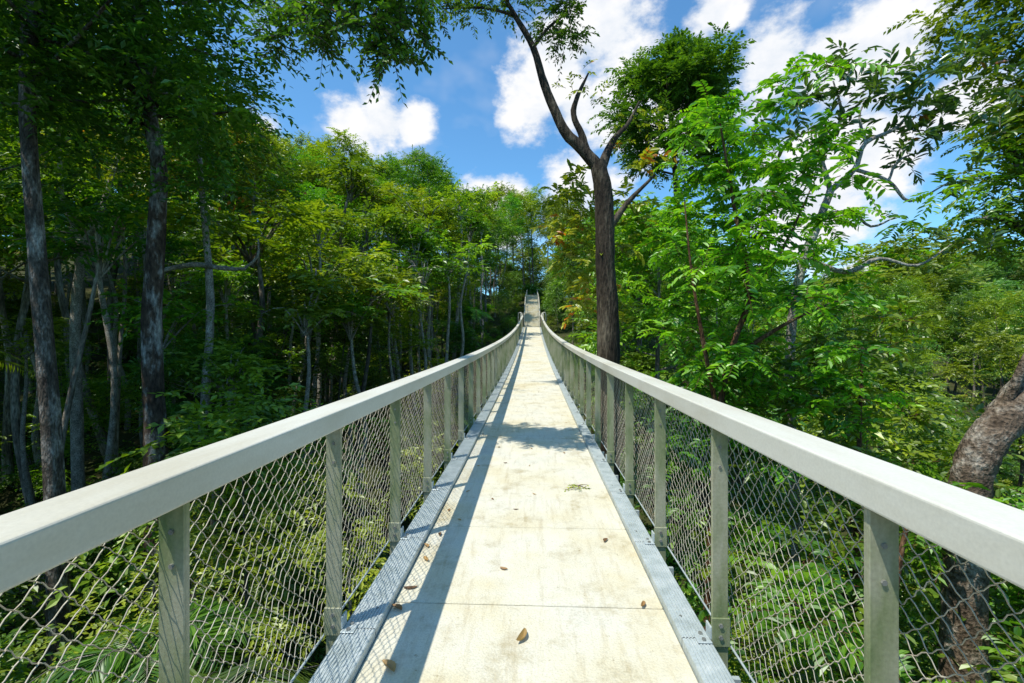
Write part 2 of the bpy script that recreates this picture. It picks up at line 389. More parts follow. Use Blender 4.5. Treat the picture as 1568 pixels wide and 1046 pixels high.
for s in (-1,1):
    box(B,s*1.12-.12,s*1.12+.12,YE+.03,YE+.28,zE-.4,zE+1.45,False)
    P=[(s*1.01,YE,zE+1.2),(s*1.08,YE+.15,zE+1.45),(s*1.3,YE+.3,zE+1.55),(s*1.45,YE+.4,zE+1.35),(s*1.45,YE+.5,zE+.2)]
    tube(B,P,[.06]*5,8,0,4)
o=B.obj('stair_railings',[M_RAIL],ramp_)

B=MB()
spots=[(-.03,2.4,.11),(-.76,2.62,.09),(-.66,2.15,.11),(-.165,3.1,.06),(.6,3.55,.07),(.68,2.72,.06),(-.35,4.4,.05),(-.12,4.15,.05),(.05,4.55,.05),(-.3,5.6,.05),(0,5.5,.04),(.45,6.1,.06),(-.72,3.2,.07),(-.74,2.85,.09),(-.70,3.6,.06),(-.62,4.6,.06),(-.72,4.1,.06),(-.77,3.4,.07),(-.6,3.9,.05)]
for i in range(70): spots.append((random.uniform(-.76,.76) if i%3 else random.uniform(-.78,-.6),random.uniform(1.6,20),random.choice([.012,.018,.025,.04,.05])*random.uniform(.8,1.2)))
for (x,y,L) in spots:
    a=random.uniform(0,6.28); n=6; cu=random.uniform(.1,.6); W=L*random.uniform(.3,.5)
    V=[]
    for i in range(n+1):
        t=i/n; w=W*math.sin(math.pi*min(max(t*.92+.04,0),1))**.8
        for q in (-1,-.5,0,.5,1):
            lx=(t-.5)*L; ly=q*w*.5*(1-cu*.3)+.12*L*math.sin(t*3); lz=.004+abs(q)**1.5*w*cu+ (t-.5)**2*L*cu*1.2
            V.append((x+lx*math.cos(a)-ly*math.sin(a),y+lx*math.sin(a)+ly*math.cos(a),float(zb(y))+lz))
    F=[(i*5+q,i*5+q+1,(i+1)*5+q+1,(i+1)*5+q) for i in range(n) for q in range(4)]
    B.add(V,F,0,random.random(),True)
B.obj('fallen_leaves',[leafmat('leaf_dry',(.11,.06,.03),(.24,.13,.055),(.36,.23,.10),odd=(.3,.2,.08),trans=.2,gloss=.03,rough=.6,objvar=0)])
B=MB()
sprays(B,[(.5,4.75,float(zb(4.75))+.03)],6,.10,6,.032,.5,1,flat=.15,droop=.1,up=.05,twigs=True)
B.obj('green_sprig',[BK_RED,LF_YEL])

# ------------------------------------------------------------------ tree generator
def gen_tree(seed,Ht,cb,cr,nl,L,tl,nt,m,bark,leaf,asp=.5,name='t',r0=None,detail=False,flat=.5,subs=3,sides=8,twigs=False,base=(0,0,0),as_mesh=True,droop=.2):
    global rng
    rng=np.random.default_rng(seed)
    B=MB(); base=np.array(base,float)
    r0=r0 or Ht*.008+.035
    k=7; zz=np.linspace(-.6,Ht*.93,k); w=np.cumsum(rng.normal(size=(k,2))*Ht*.012,axis=0); w[0]=0
    P=np.stack([w[:,0],w[:,1],zz],-1)+base; R=r0*(1-.8*np.linspace(0,1,k)**1.2); R[0]*=1.5
    tube(B,P,R,sides,0,4,.04)
    def at(z):
        z=z+base[2]
        return np.array([np.interp(z,P[:,2],P[:,0]),np.interp(z,P[:,2],P[:,1]),z]),np.interp(z,P[:,2],R)
    C=[]
    for i in range(nl):
        f=(i+.5)/nl; z=cb+(Ht*.9-cb)*f**.85
        s,rr=at(z); az=i*2.4+rng.uniform(-.5,.5); ln=cr*(.6+.4*math.sin(math.pi*(.1+.7*f)))*(1-.45*f**3)*rng.uniform(.65,1.12)
        el=math.radians(rng.uniform(8,35)+35*f)
        h=np.array([math.cos(az),math.sin(az),0])
        e=s+h*ln*math.cos(el)+np.array([0,0,ln*math.sin(el)])
        mid=s+(e-s)*.5+np.array([rng.normal()*.08*ln,rng.normal()*.08*ln,-.07*ln])
        tube(B,[s,mid,e],[rr*.55,rr*.32,rr*.12],6,0,3)
        C.append(e)
        for q in range(subs):
            a2=az+rng.uniform(-1.3,1.3); st=s+(e-s)*rng.uniform(.35,.9); l2=ln*rng.uniform(.3,.55)
            e2=st+np.array([math.cos(a2)*l2,math.sin(a2)*l2,l2*rng.uniform(.05,.65)])
            tube(B,[st,(st+e2)/2+np.array([0,0,-.04*l2]),e2],[rr*.22,rr*.13,rr*.05],4,0,2)
            C.append(e2)
    top=P[-1]; C.append(top+np.array([0,0,.3])); 
    C=np.array(C)
    sprays(B,C,nt,tl,m,L,asp,1,flat=flat,droop=droop,detail=detail,twigs=twigs,spread=tl*.22)
    if as_mesh: return B.mesh(name,[bark,leaf])
    return B.obj(name,[bark,leaf])

TALL=[gen_tree(100+i,18,[7.5,9,6.5,9.5,8,10][i],[3.9,3.4,4.3,3.2,3.8,3.0][i],[14,12,15,12,13,12][i],[.27,.23,.30,.25,.28,.22][i],1.05,18,10,BK_GREY,[LF_MID,LF_DARK,LF_MID,LF_MID,LF_MID,LF_MID][i],name='rainforest_tree_mesh') for i in range(6)]
NEAR=[gen_tree(140+i,18,[9.5,11,10][i],[4.2,3.6,4.4][i],[15,13,15][i],[.20,.19,.22][i],1.1,26,12,BK_GREY,[LF_DARK,LF_MID,LF_DARK][i],name='near_rainforest_tree_mesh',sides=12) for i in range(3)]
UND=[gen_tree(160+i,8,[1.8,2.5,2.2,1.5][i],[2.4,2.1,2.0,2.3][i],[10,9,10,10][i],[.20,.25,.17,.22][i],.8,14,9,BK_GREY,[LF_MID,LF_DARK,LF_MID,LF_MID][i],name='understory_tree_mesh',r0=.06,droop=.3) for i in range(4)]
FAR=[gen_tree(180+i,16,6,4.6,12,.65,1.7,11,7,BK_GREY,LF_FAR_HAZE,name='far_tree_mesh',sides=5) for i in range(2)]
def gen_bush(seed,r,L,leaf,pin=False):
    global rng
    rng=np.random.default_rng(seed); B=MB()
    C=[]
    for i in range(14):
        a=rng.uniform(0,6.28); d=r*math.sqrt(rng.uniform())*.8; z=rng.uniform(.2,1)*r*1.1*(1-.5*(d/r)**2)
        c=np.array([d*math.cos(a),d*math.sin(a),z]); C.append(c)
        tube(B,[(0,0,-.3),c*.5+np.array([0,0,.1]),c],[.03,.02,.01],4,0,2)
    sprays(B,C,12,.6,9,L,.45,1,droop=.45,up=.3,jit=.25)
    return B.mesh('bush_mesh',[BK_GREY,leaf])
BUSH=[gen_bush(200,1.3,.16,LF_MID),gen_bush(201,1.5,.22,LF_DARK),gen_bush(202,1.2,.14,LF_MID),gen_bush(203,1.4,.19,LF_MID)]
def gen_palm(seed,stem,nf,fl,leaf):
    global rng
    rng=np.random.default_rng(seed); B=MB()
    tube(B,[(0,0,-.5),(.05,0,stem*.5),(0,.05,stem)],[.09,.07,.06],8,0,3)
    for i in range(nf):
        az=i*2.4+rng.uniform(-.3,.3); el=math.radians(rng.uniform(20,75)); L=fl*rng.uniform(.8,1.1)
        h=np.array([math.cos(az),math.sin(az),0]); n=44; t=np.linspace(0,1,n)
        P=np.array([0,0,stem])+h*(L*np.cos(el)*t[:,None]*(1+.2*t[:,None]))+np.array([0,0,1])*(L*np.sin(el)*t-L*.75*t**2.2)[:,None]
        tube(B,P[::3],np.linspace(.018,.004,len(P[::3])),4,0,1)
        T=norm(np.gradient(P,axis=0)); S=norm(np.cross(T,np.array([0,0,1.]))); U=np.cross(S,T)
        for sg in (-1,1):
            ln=fl*.28*np.sin(np.pi*(.08+.88*t))**.7
            d=S*sg*.85+T*.55-U*.25+rng.normal(size=S.shape)*.05
            add_leaves(B,P[3:],d[3:],(U+S*sg*-.2)[3:],ln[3:],.08,1,rng.uniform(.2,.9,size=n-3))
    return B.mesh('palm_mesh',[BK_GREY,leaf])
PALM=[gen_palm(300,1.5,13,1.9,LF_BRIGHT),gen_palm(301,3,15,2.4,LF_DARK)]

rng=np.random.default_rng(5)
forest=empty('distant_forest'); under=empty('undergrowth')
def inst(mesh,name,loc,scale,parent=None,rz=None,tilt=.04,sxy=1.0):
    o=bpy.data.objects.new(name,mesh); COL.objects.link(o)
    o.location=loc; o.scale=(scale*sxy,scale*sxy,scale); o.rotation_euler=(rng.normal()*tilt,rng.normal()*tilt,rng.uniform(0,6.28) if rz is None else rz)
    if parent: o.parent=parent
    return o
TL=[-3,-.84,-.72,-.58,-.46,-.31,-.166,-.05,0.02,.16,.35,.5,.7,.78,.9,1.05,2]
EL=[1.1,1.05,.56,.50,.47,.45,.39,.34,.30,.31,.25,.10,.08,.15,.14,.08,.1]
def poisson(n,x0,x1,y0,y1,dmin,ok):
    pts=[]; tries=0; grid={}
    while len(pts)<n and tries<n*30:
        tries+=1
        x=rng.uniform(x0,x1);y=rng.uniform(y0,y1)
        if not ok(x,y): continue
        g=(int(x//dmin),int(y//dmin)); bad=False
        for a in (-1,0,1):
            for b in (-1,0,1):
                for (px,py) in grid.get((g[0]+a,g[1]+b),[]):
                    if (px-x)**2+(py-y)**2<dmin*dmin: bad=True
        if bad: continue
        grid.setdefault(g,[]).append((x,y)); pts.append((x,y))
    return pts
def okL(x,y):
    if y<46: return x<-7 
    return x<-5.5
# canopy steps up the slope: low crowns by the gully, tall ones further up the hill
def plant(pts,dmax=30):
    for x,y in pts:
        g=float(H(x,y)); t=x/max(y,.1); e=float(np.interp(t,TL,EL)); d=math.hypot(x,y)
        if x<0 and t>-.8:
            k=min(max((d-11)/30,0),1)**.8
            e=-.16+(e+.16)*k
            top=1.6+e*y*rng.uniform(.78,1.02)-rng.uniform(0,1.5)
        else:
            top=1.6+e*y*rng.uniform(.68,1.0)
        if x>0 and y<30: top=min(top,rng.uniform(-3.5,-.5)+.10*max(d-8,0))
        h=min(top-g,rng.uniform(20,27))
        if h<4: continue
        if h<10.5:
            inst(UND[rng.integers(4)],'understory_tree',(x,y,g),h/8,None if d<dmax else forest,sxy=rng.uniform(.9,1.2)); continue
        pool=NEAR if d<22 else TALL
        inst(pool[rng.integers(len(pool))],'rainforest_tree',(x,y,g),h/18,None if d<dmax else forest,sxy=rng.uniform(.8,1.1))
plant(poisson(185,-72,-3,11,84,4.9,okL))
plant(poisson(20,-34,-15,-22,9,6,lambda x,y:x<-17))
plant(poisson(110,3,75,6,95,5.8,lambda x,y:(x>7 if y>46 else x>5.5)))
plant(poisson(12,3.2,9,26,46,3,lambda x,y:x>3.6))
for (x,y,h) in [(-4.8,71,18),(5.2,74,18),(-3.2,83,20),(3.6,84,19),(.3,88,21),(-8,88,21),(8,90,18),(-12,92,21),(13,93,19),(-5.2,62,15),(5.6,63,16),(0,97,22),(-5,98,22),(5,99,21),(-2,92,21),(-6.8,55,15)]:
    inst(TALL[rng.integers(len(TALL))],'rainforest_tree',(x,y,float(H(x,y))-.3),h/18,forest,sxy=.8)
for i in range(16):
    s=1 if i%2 else -1; y=51+i*2.1
    inst(UND[rng.integers(4)],'understory_tree',(s*rng.uniform(3.0,4.0),y,float(H(s*3.5,y))),rng.uniform(.55,.8),under,sxy=.8)
    inst(BUSH[rng.integers(4)],'bush',(s*rng.uniform(2.0,2.6),y,float(H(s*2,y))),rng.uniform(.8,1.1),under)
for y in (79,81): inst(BUSH[1],'bush',(0,y,float(H(0,y))),1.6,under)
def gen_pole(seed,bk):
    global rng
    rng=np.random.default_rng(seed); B=MB(); h=15
    w=np.cumsum(rng.normal(size=(6,2))*.18,axis=0)
    P=np.stack([w[:,0],w[:,1],np.linspace(-.5,h,6)],-1)
    tube(B,P,[.14,.115,.10,.085,.07,.03],8,0,4,.03)
    C=[P[-1]+rng.normal(size=3)*np.array([.9,.9,.6]) for i in range(9)]
    for c in C: tube(B,[P[-1]-np.array([0,0,1.5]),(c+P[-1])/2,c],[.04,.03,.01],4,0,2)
    sprays(B,C,16,.8,9,.26,.5,1,flat=.5)
    return B.mesh('pole_tree_mesh',[bk,LF_MID])
POLE=[gen_pole(31,BK_GREY),gen_pole(32,BK_PALE),gen_pole(33,BK_PALE)]
rng=np.random.default_rng(77)
for x,y in poisson(85,-38,-4,12,60,2.1,lambda x,y:(x<-7 or y>44) and x/y>-1.25):
    g=float(H(x,y)); e=np.interp(x/y,TL,EL)
    h=min(rng.uniform(9,16),1.6+.75*min(e,.5)*y-g)
    if h>5: inst(POLE[rng.integers(3)],'slender_tree',(x,y,g),h/15,None if math.hypot(x,y)<30 else forest,tilt=.05,sxy=rng.uniform(.9,1.6))
for (x,y,h) in [(-8.3,17,12.5),(-7.4,19.5,12),(-8.9,22,13.5),(-6.9,23,12.5),(-6.2,26,13.5),(-8.0,28,15),(-5.6,29,13),(-7.2,32,15),(-5.3,33.5,14),(-6.3,37,15),(-10.2,20,13.5),(-11.5,24,15)]:
    inst(POLE[1+rng.integers(2)],'slender_tree',(x,y,float(H(x,y))),h/15,None if math.hypot(x,y)<30 else forest,tilt=.04,sxy=rng.uniform(1.0,1.4))
rng=np.random.default_rng(6)
for x,y in poisson(150,-40,34,5,72,3.1,lambda x,y:(abs(x)>(4.6 if y>46 else 3.6)) and not (x/y>-.2 and x<0 and y<20)):
    g=float(H(x,y)); s=rng.uniform(.5,.9)
    if g+8*s>-.6+.08*math.hypot(x,y) and math.hypot(x,y)<22: s=max((-.8+.08*math.hypot(x,y)-g)/8,.4)
    if x>0 and y<24: s*=.75
    inst(UND[rng.integers(4)],'understory_tree',(x,y,g),s,under,tilt=.1,sxy=rng.uniform(.9,1.3))
for x,y in poisson(300,-34,34,-1,66,2.0,lambda x,y:abs(x)>(2.6 if y>40 else 1.0)):
    g=float(H(x,y)); 
    inst(BUSH[rng.integers(4)],'bush',(x,y,g),rng.uniform(.8,1.6) if y<44 or abs(x)>5 else .6,under,tilt=.15)
for i in range(20):
    x=-rng.uniform(3.5,22) if i%2 else rng.uniform(4,20); y=rng.uniform(4,45)
    inst(PALM[i%2],'palm',(x,y,float(H(x,y))),rng.uniform(.8,1.4),under)
for x,y in poisson(900,60,560,20,700,9.5,lambda x,y:x/y>.15 and math.hypot(x,y)>75):
    inst(FAR[rng.integers(2)],'canopy',(x,y,float(H(x,y))),rng.uniform(.8,1.5),forest,sxy=1.3)
for x,y in poisson(110,-150,60,105,190,8,lambda x,y:True):
    inst(FAR[rng.integers(2)],'canopy',(x,y,float(H(x,y))),rng.uniform(.6,.9),forest,sxy=1.3)

# ------------------------------------------------------------------ hero trees
def R(seed):
    global rng
    rng=np.random.default_rng(seed)
def limb(B,pts,rad,sides=8,sub=4): tube(B,pts,rad,sides,0,sub,.05)

R(401); B=MB()
limb(B,[(-9.6,9,-9),(-9.87,9,-1.3),(-10.25,9,3.6),(-10.45,9,7.3),(-10.3,9.2,12),(-10,9.5,17)],[.26,.165,.145,.13,.10,.04],12)
C=[]
for i in range(34):
    z=rng.uniform(6.0,14); az=rng.uniform(0,6.28); l=rng.uniform(1.2,3.6); s=np.array([-10.35,9.1,z]); e=s+np.array([math.cos(az)*l,math.sin(az)*l*.8,l*rng.uniform(-.1,.5)])
    limb(B,[s,(s+e)/2+np.array([0,0,-.1]),e],[.05,.035,.015],6,3); C+= [e,(s+e)/2+rng.normal(size=3)*.6,e+rng.normal(size=3)*.9]
C=[c for c in C if c[0]/max(c[1],1)<-.72]
sprays(B,C,20,1.0,11,.19,.48,1,droop=.25,spread=.25)
B.obj('tall_rainforest_tree',[BK_DGREY,LF_DARK])
R(402); B=MB()
limb(B,[(-9.3,11,-9),(-9.4,11,-1.1),(-9.5,11,2.0),(-9.32,11,5.6),(-9.5,11,7.0),(-9.86,11,9.85),(-9.9,11.2,13),(-10,11.4,17)],[.34,.24,.21,.18,.15,.12,.10,.04],14,6)
limb(B,[(-9.75,11,8.8),(-9.2,10.4,10.2),(-7.6,8.9,10.4),(-5.4,7.2,8.6)],[.10,.08,.055,.035])
limb(B,[(-5.4,7.2,8.6),(-3.9,6.2,7.1),(-2.8,5.7,6.0),(-2.1,5.5,5.5),(-1.75,5.5,5.15)],[.03,.024,.018,.012,.005],6)
limb(B,[(-9.4,11,7.5),(-10.6,10.8,8.3),(-12.2,10.5,8.6),(-13.5,10,9.4)],[.10,.07,.05,.03])
C=[]
for i in range(46):
    z=rng.uniform(6.8,14.5); az=rng.uniform(0,6.28); l=rng.uniform(1.5,4.0); s=np.array([-9.85,11.1,z]); e=s+np.array([math.cos(az)*l,math.sin(az)*l,l*rng.uniform(-.15,.45)])
    if e[0]/max(e[1],1)>-.62: continue
    limb(B,[s,(s+e)/2+np.array([0,0,-.1]),e],[.06,.04,.015],6,3); C+= [e,(s+e)/2+rng.normal(size=3)*.6,e+rng.normal(size=3)*.9]
C=[c for c in C if c[0]/max(c[1],1)<-.64]
for q in [(-7.2,9.8,9.4),(-6.9,9.8,8.3),(-7.6,10,7.6),(-7.0,10,7.0),(-7.3,10,6.3),(-7.6,10.5,5.6),(-7.4,9.8,8.6),(-6.9,9.9,7.6),(-7.2,10.2,5.9),(-8,10,8.4),(-6.5,9.6,7.9),(-6.6,9.6,6.8),(-8.1,10.6,5.1),(-6.3,9.3,8.6)]: C.append(np.array(q))
sprays(B,C,20,.9,11,.18,.48,1,droop=.3,spread=.22)
C=[(-1.7,5.5,5.04),(-1.54,5.5,5.31),(-1.9,5.5,5.47),(-2.09,5.6,5.9),(-1.58,5.5,5.71),(-2.49,5.6,5.7),(-2.69,5.7,5.9),(-3.0,5.8,5.9),(-3.16,5.9,6.2),(-3.3,5.9,5.6),(-2.21,5.5,6.3),(-1.74,5.6,6.1),(-3.6,6.1,6.3),(-2.6,5.7,6.5),(-1.45,5.5,5.95),(-1.82,5.2,5.3),(-2.7,5.7,5.45),(-1.3,5.0,5.7),(-1.6,4.9,5.9),(-2.0,5.0,6.2)]
sprays(B,C,30,.32,10,.092,.5,1,droop=.5,twigs=True,spread=.08)
B.obj('mottled_rainforest_tree',[BK_MOTT,LF_DARK])
R(403); B=MB()
limb(B,[(-17.6,17,-9),(-17.7,17,-3),(-17.8,17,2.5),(-17.5,17,5.3)],[.26,.20,.17,.15],10)
limb(B,[(-17.5,17,5.3),(-16.8,17,6.6),(-16,17,9)],[.13,.10,.05]); limb(B,[(-17.5,17,5.3),(-18.3,17,7),(-18.5,17,10)],[.13,.10,.05])
limb(B,[(-16.7,17,-5),(-16.2,17,0),(-16.9,17,4.8),(-16.4,17,8)],[.12,.11,.09,.05])
C=[(-16,17,9),(-17,17,9.6),(-18.5,17,10),(-18,16.5,8.7),(-15.6,16.8,8),(-19.3,17,8.4)]
sprays(B,C,20,1.1,11,.22,.45,1)
B.obj('pale_forked_tree',[BK_PALE,LF_ORNG])
R(404); B=MB()
limb(B,[(-11.4,15,-8),(-11.2,15,-2),(-10.9,15,3),(-11.3,15,8),(-11,15,10)],[.2,.14,.12,.08,.04],10)
limb(B,[(-12.3,14.6,3.95),(-11.2,14.6,4.15),(-10.1,14.5,4.0),(-9.3,14.4,3.95)],[.08,.09,.08,.05])
limb(B,[(-9.35,14.4,3.95),(-8.9,14.4,4.35),(-8.8,14.3,4.9)],[.05,.04,.02])
C=[(-11,15,10),(-12,15,9.4),(-10.2,15,8.8),(-11.6,14,8.2),(-10,15,7.8),(-12.4,15,7.6),(-10.8,14.5,6.9),(-9.6,15,6.6),(-9.4,14.4,7.6),(-9.0,14.2,8.4),(-8.8,14,7.0),(-12.8,14.4,6.8),(-13.6,14.6,8.2),(-11.8,14.2,7.2),(-9.4,14,9.2),(-8.6,13.8,6.2)]
sprays(B,C,20,.95,11,.18,.48,1)
B.obj('slanting_limb_tree',[BK_PALE,LF_ORNG])

# right hand forked tree beside the bridge
R(410); B=MB()
limb(B,[(1.75,11,-10),(1.8,11,-3),(1.85,11,1.3),(1.78,11,3.5),(1.75,11,5.0),(1.6,11,5.9)],[.42,.32,.27,.235,.22,.18],14,6)
limb(B,[(1.6,11,5.8),(1.2,11,6.25),(.85,11,6.6),(.6,11,7.1),(.32,11,7.8),(.05,11,8.7),(-.4,11,9.5),(-.9,11,10.4)],[.16,.14,.125,.115,.10,.08,.06,.03],10)
limb(B,[(1.35,11,6.1),(1.2,11,6.6),(1.02,11,7.05),(1.12,11,7.5),(1.38,11,8.05)],[.10,.085,.07,.055,.02],8)
limb(B,[(1.65,11,5.7),(2.0,11.2,6.5),(2.4,11.4,7.0),(2.7,11.5,7.6)],[.13,.08,.05,.02])
limb(B,[(1.8,11,4.2),(2.3,10.9,4.9),(2.9,10.8,5.5)],[.10,.06,.03])
limb(B,[(.05,11,8.7),(.45,11,9.2),(.9,11,9.5)],[.05,.035,.015],6)
limb(B,[(-.4,11,9.5),(-1.2,11,9.7),(-2.2,11,9.7)],[.045,.03,.012],6)
limb(B,[(-.6,11,9.8),(-.1,10.7,10.4),(.4,10.5,10.8)],[.045,.03,.012],6)
C=[(-2.3,11,9.7),(-1.9,11,9.95),(-1.5,11,9.6),(-1.0,11,9.9),(-.5,11,9.75),(-.9,11,10.4),(.5,11,9.6),(.8,11,9.45),(1.0,11,9.1),(.95,11,9.8),(.3,10.6,10.5),(.8,11,8.75),(-.2,11,10.2),(-1.6,11,10.5),(-2.6,11,10.1),(.6,11,10.1),(.4,11,9.2)]
sprays(B,C,18,.45,11,.12,.45,1,droop=.4,twigs=True,spread=.12)
C=[(1.35,11,8.0),(1.0,11,7.6),(1.55,11,7.4),(2.0,11.2,7.0),(2.5,11.4,7.3),(2.2,11.3,6.5),(2.9,11.4,7.0)]
sprays(B,C,4,.36,8,.12,.45,2,droop=.3,twigs=True,spread=.1)
C=[(1.0,12,5.3),(.75,12.2,4.9),(1.3,12,4.7),(1.25,12,3.9),(.9,12,4.3),(1.45,12,3.2),(1.1,11.8,5.8),(1.55,12,5.4),(.55,12.3,4.5),(1.3,12.2,2.6),(2.3,11.5,5.2),(2.7,11.2,5.9),(2.6,11.4,4.6),(2.3,11.3,3.9),(1.4,12.3,4.2),(1.5,13,3.6),(1.5,13.5,2.8),(1.3,13,5.0),(2.2,12,3.0),(2.4,12,2.2),(1.0,12.5,3.6),(.7,12.5,5.5),(1.2,12.6,5.9)]
sprays(B,C,10,.38,8,.22,.40,2,droop=.2,twigs=True,spread=.12,detail=True)
B.obj('forked_rainforest_tree',[BK_DARK,LF_DARK,LF_YEL])

gen_tree(421,29.4,21.0,3.5,20,.24,.95,26,13,BK_DARK,LF_DARK,base=(8.2,22,-11.5),as_mesh=False,name='dense_crown_tree',r0=.32,sides=12)
gen_tree(422,18,10,2.6,13,.25,.9,18,11,BK_GREY,LF_MID,base=(4.8,19,-10),as_mesh=False,name='slender_rainforest_tree',r0=.18,sides=10)

R(430); B=MB()
limb(B,[(2.55,6.9,-10),(2.6,6.9,-4),(2.78,6.8,.67),(3.2,6.8,2.3),(3.0,6.8,3.45),(2.78,6.8,4.8)],[.09,.075,.05,.04,.028,.012],8)
limb(B,[(2.75,6.8,.5),(2.5,6.7,1.6),(2.3,6.6,2.6),(2.2,6.6,3.6)],[.04,.03,.02,.008],6)
limb(B,[(3.15,6.8,2.1),(3.7,6.8,3.0),(4.2,7,3.9)],[.035,.025,.01],6)
limb(B,[(3.0,6.8,1.4),(3.7,6.6,1.9),(4.4,6.6,2.2)],[.035,.025,.01],6)
C=[]
for i in range(150):
    f=rng.uniform(); z=.0+5.2*f; hw=1.5-.8*f**2
    C.append((3.2+rng.normal()*hw*.62,7.2+rng.normal()*.7,z+rng.normal()*.15))
C=[c for c in C if c[0]>1.85]
sprays(B,C,8,.36,13,.125,.42,1,flat=.5,droop=.35,up=.15,fwd=.45,side=1.0,jit=.25,detail=True,twigs=True)
B.obj('pinnate_leaved_tree',[BK_RED,LF_BRIGHT])
R(431); B=MB()
limb(B,[(4.2,5.2,-10),(4.1,5.2,-4),(4.0,5.2,-1.5),(4.3,5.3,-.1)],[.08,.06,.04,.015],8)
limb(B,[(3.2,4.2,-10),(3.0,4.2,-5),(2.9,4.2,-2.2)],[.08,.06,.02],8)
limb(B,[(5.6,7.8,-10),(5.4,7.8,-3),(5.5,7.8,1.5)],[.08,.06,.02],8)
C=[]
for i in range(150):
    x=rng.uniform(1.9,7.2); y=rng.uniform(2.8,8.5); z=-.2-.32*max(0,6-y)+rng.uniform(-2.6,.2)
    C.append((x,y,z))
for i in range(40): C.append((5.2+rng.normal()*.9,8+rng.normal()*.5,.8+rng.normal()*.8))
k=len(C)//2
sprays(B,C[:k],7,.42,13,.14,.40,1,flat=.5,droop=.35,up=.15,fwd=.45,side=1.0,jit=.2,detail=True,twigs=True)
sprays(B,C[k:],11,.45,9,.13,.5,2,flat=.6,droop=.25,up=.15,jit=.4,detail=True,twigs=True)
B.obj('pinnate_leaved_tree',[BK_RED,LF_BRIGHT,LF_MID])

R(440); B=MB()
limb(B,[(5.6,9.6,-12),(5.5,9.6,-4),(5.15,9.3,1),(5.2,9,3.0),(5.5,9,3.8),(5.75,9,4.5)],[.14,.11,.09,.08,.075,.065],10,5)
limb(B,[(5.75,9,4.5),(6.2,9,4.9),(6.4,9,5.4),(7.0,9,5.7),(7.4,9,6.3)],[.06,.05,.04,.03,.012],8)
limb(B,[(5.75,9,4.5),(5.6,9,5.2),(5.95,9,5.9),(5.8,9,6.6)],[.05,.04,.03,.012],8)
limb(B,[(5.3,9,3.2),(5.9,8.8,2.9),(6.5,8.8,3.15),(7.1,8.7,3.0),(7.8,8.8,3.4)],[.055,.045,.035,.025,.012],8)
limb(B,[(6.2,9,4.9),(6.9,9.1,4.7),(7.3,9.1,4.3),(7.9,9,4.6)],[.04,.03,.025,.012],8)
limb(B,[(6.9,9.1,4.7),(7.1,9.1,5.1),(7.7,9.1,5.3)],[.03,.02,.01],6)
limb(B,[(6.4,9,5.4),(6.3,9,6.0),(6.7,9,6.6)],[.03,.02,.01],6)
limb(B,[(5.5,9,3.9),(6.1,9,4.1),(6.5,9,3.8),(7.0,9,4.0)],[.045,.035,.025,.01],6)
C=[]
for a in [(7.4,9,6.3),(7.1,9,5.8),(5.8,9,6.6),(6.1,9,6.2),(6.6,9,6.0),(6.9,9,6.5),(7.8,8.8,3.5),(7.9,9,4.7),(5.4,9,5.5),(7.7,9,5.5),(8.0,9,6.0),(6.4,9,6.8),(5.5,9,6.1),(8.0,9,6.6),(8.4,9,6.2)]:
    for q in range(3): C.append(np.array(a)+rng.normal(size=3)*np.array([.3,.3,.2]))
sprays(B,C,4,.30,8,.21,.34,1,flat=.7,droop=.0,up=.3,fwd=.8,side=.8,jit=.4,detail=True,twigs=True)
C=[np.array([5.6,9,3.0])+rng.normal(size=3)*np.array([.7,.4,.7]) for i in range(18)]
sprays(B,C,7,.42,12,.15,.38,2,flat=.5,droop=.35,up=.15,fwd=.45,side=1.0,jit=.2,detail=True)
B.obj('leathery_leaved_tree',[BK_PALE,LF_BIG,LF_BRIGHT])

R(450); B=MB()
limb(B,[(13,11,-14),(12.8,11,-4),(12.6,11,3),(12.2,11,7),(12.4,11,11)],[.36,.3,.26,.18,.06],12)
limb(B,[(12.7,11,2.6),(11.6,10.9,3.8),(10.7,10.8,4.4),(9.9,10.6,4.3)],[.16,.11,.08,.03])
limb(B,[(12.6,11,4),(11.4,11,5.4),(10.8,11,6.6)],[.13,.09,.03])
limb(B,[(12.3,11,6.5),(11.7,11,8.2),(11.4,11,10)],[.11,.07,.03])
C=[]
for i in range(130):
    z=rng.uniform(4.0,11.8); x=12.3+rng.normal()*1.2; C.append((max(x,10.5+.12*abs(z-7)+rng.uniform(0,.5)),11+rng.normal()*1.0,z))
sprays(B,C,18,.65,11,.17,.5,1,droop=.3,spread=.18)
C=[(9.9,10.6,4.3),(10.3,10.7,4.7),(10.8,11,6.6),(10.3,10.8,5.2),(10.4,10.7,3.7),(10.5,10.8,5.8),(10.8,10.7,4.9)]
sprays(B,C,18,.5,11,.15,.45,2,droop=.4,spread=.12)
B.obj('broad_rainforest_tree',[BK_MOTT,LF_MID,LF_BRIGHT])

R(460); B=MB()
limb(B,[(5.0,5.6,-12),(5.02,5.5,-4),(5.03,5.5,-1.2),(5.08,5.5,-.2),(5.22,5.5,.35),(5.6,5.5,.85),(6.4,5.6,1.9),(7.4,6,3.6),(9,6.4,7)],[.3,.24,.2,.185,.19,.185,.165,.12,.06],16,8)
limb(B,[(5.45,5.5,.75),(5.6,5.3,1.6),(5.9,5.2,2.3)],[.06,.035,.012],8)
C=[(9,6.4,7),(9.4,6.8,7.8),(8.4,6.2,6.5),(9.8,6,6.4),(8.9,7.2,6.2)]
sprays(B,C,22,.8,12,.13,.42,1)
C=[(4.9,5.0,-.1),(5.2,4.9,-.35),(5.5,5.0,-.1),(4.75,5.1,-.5),(5.9,5.2,.2),(5.7,5.1,-.5)]
sprays(B,C,7,.36,11,.10,.42,2,flat=.5,droop=.35,fwd=.5,side=1.0,jit=.25,detail=True,twigs=True)
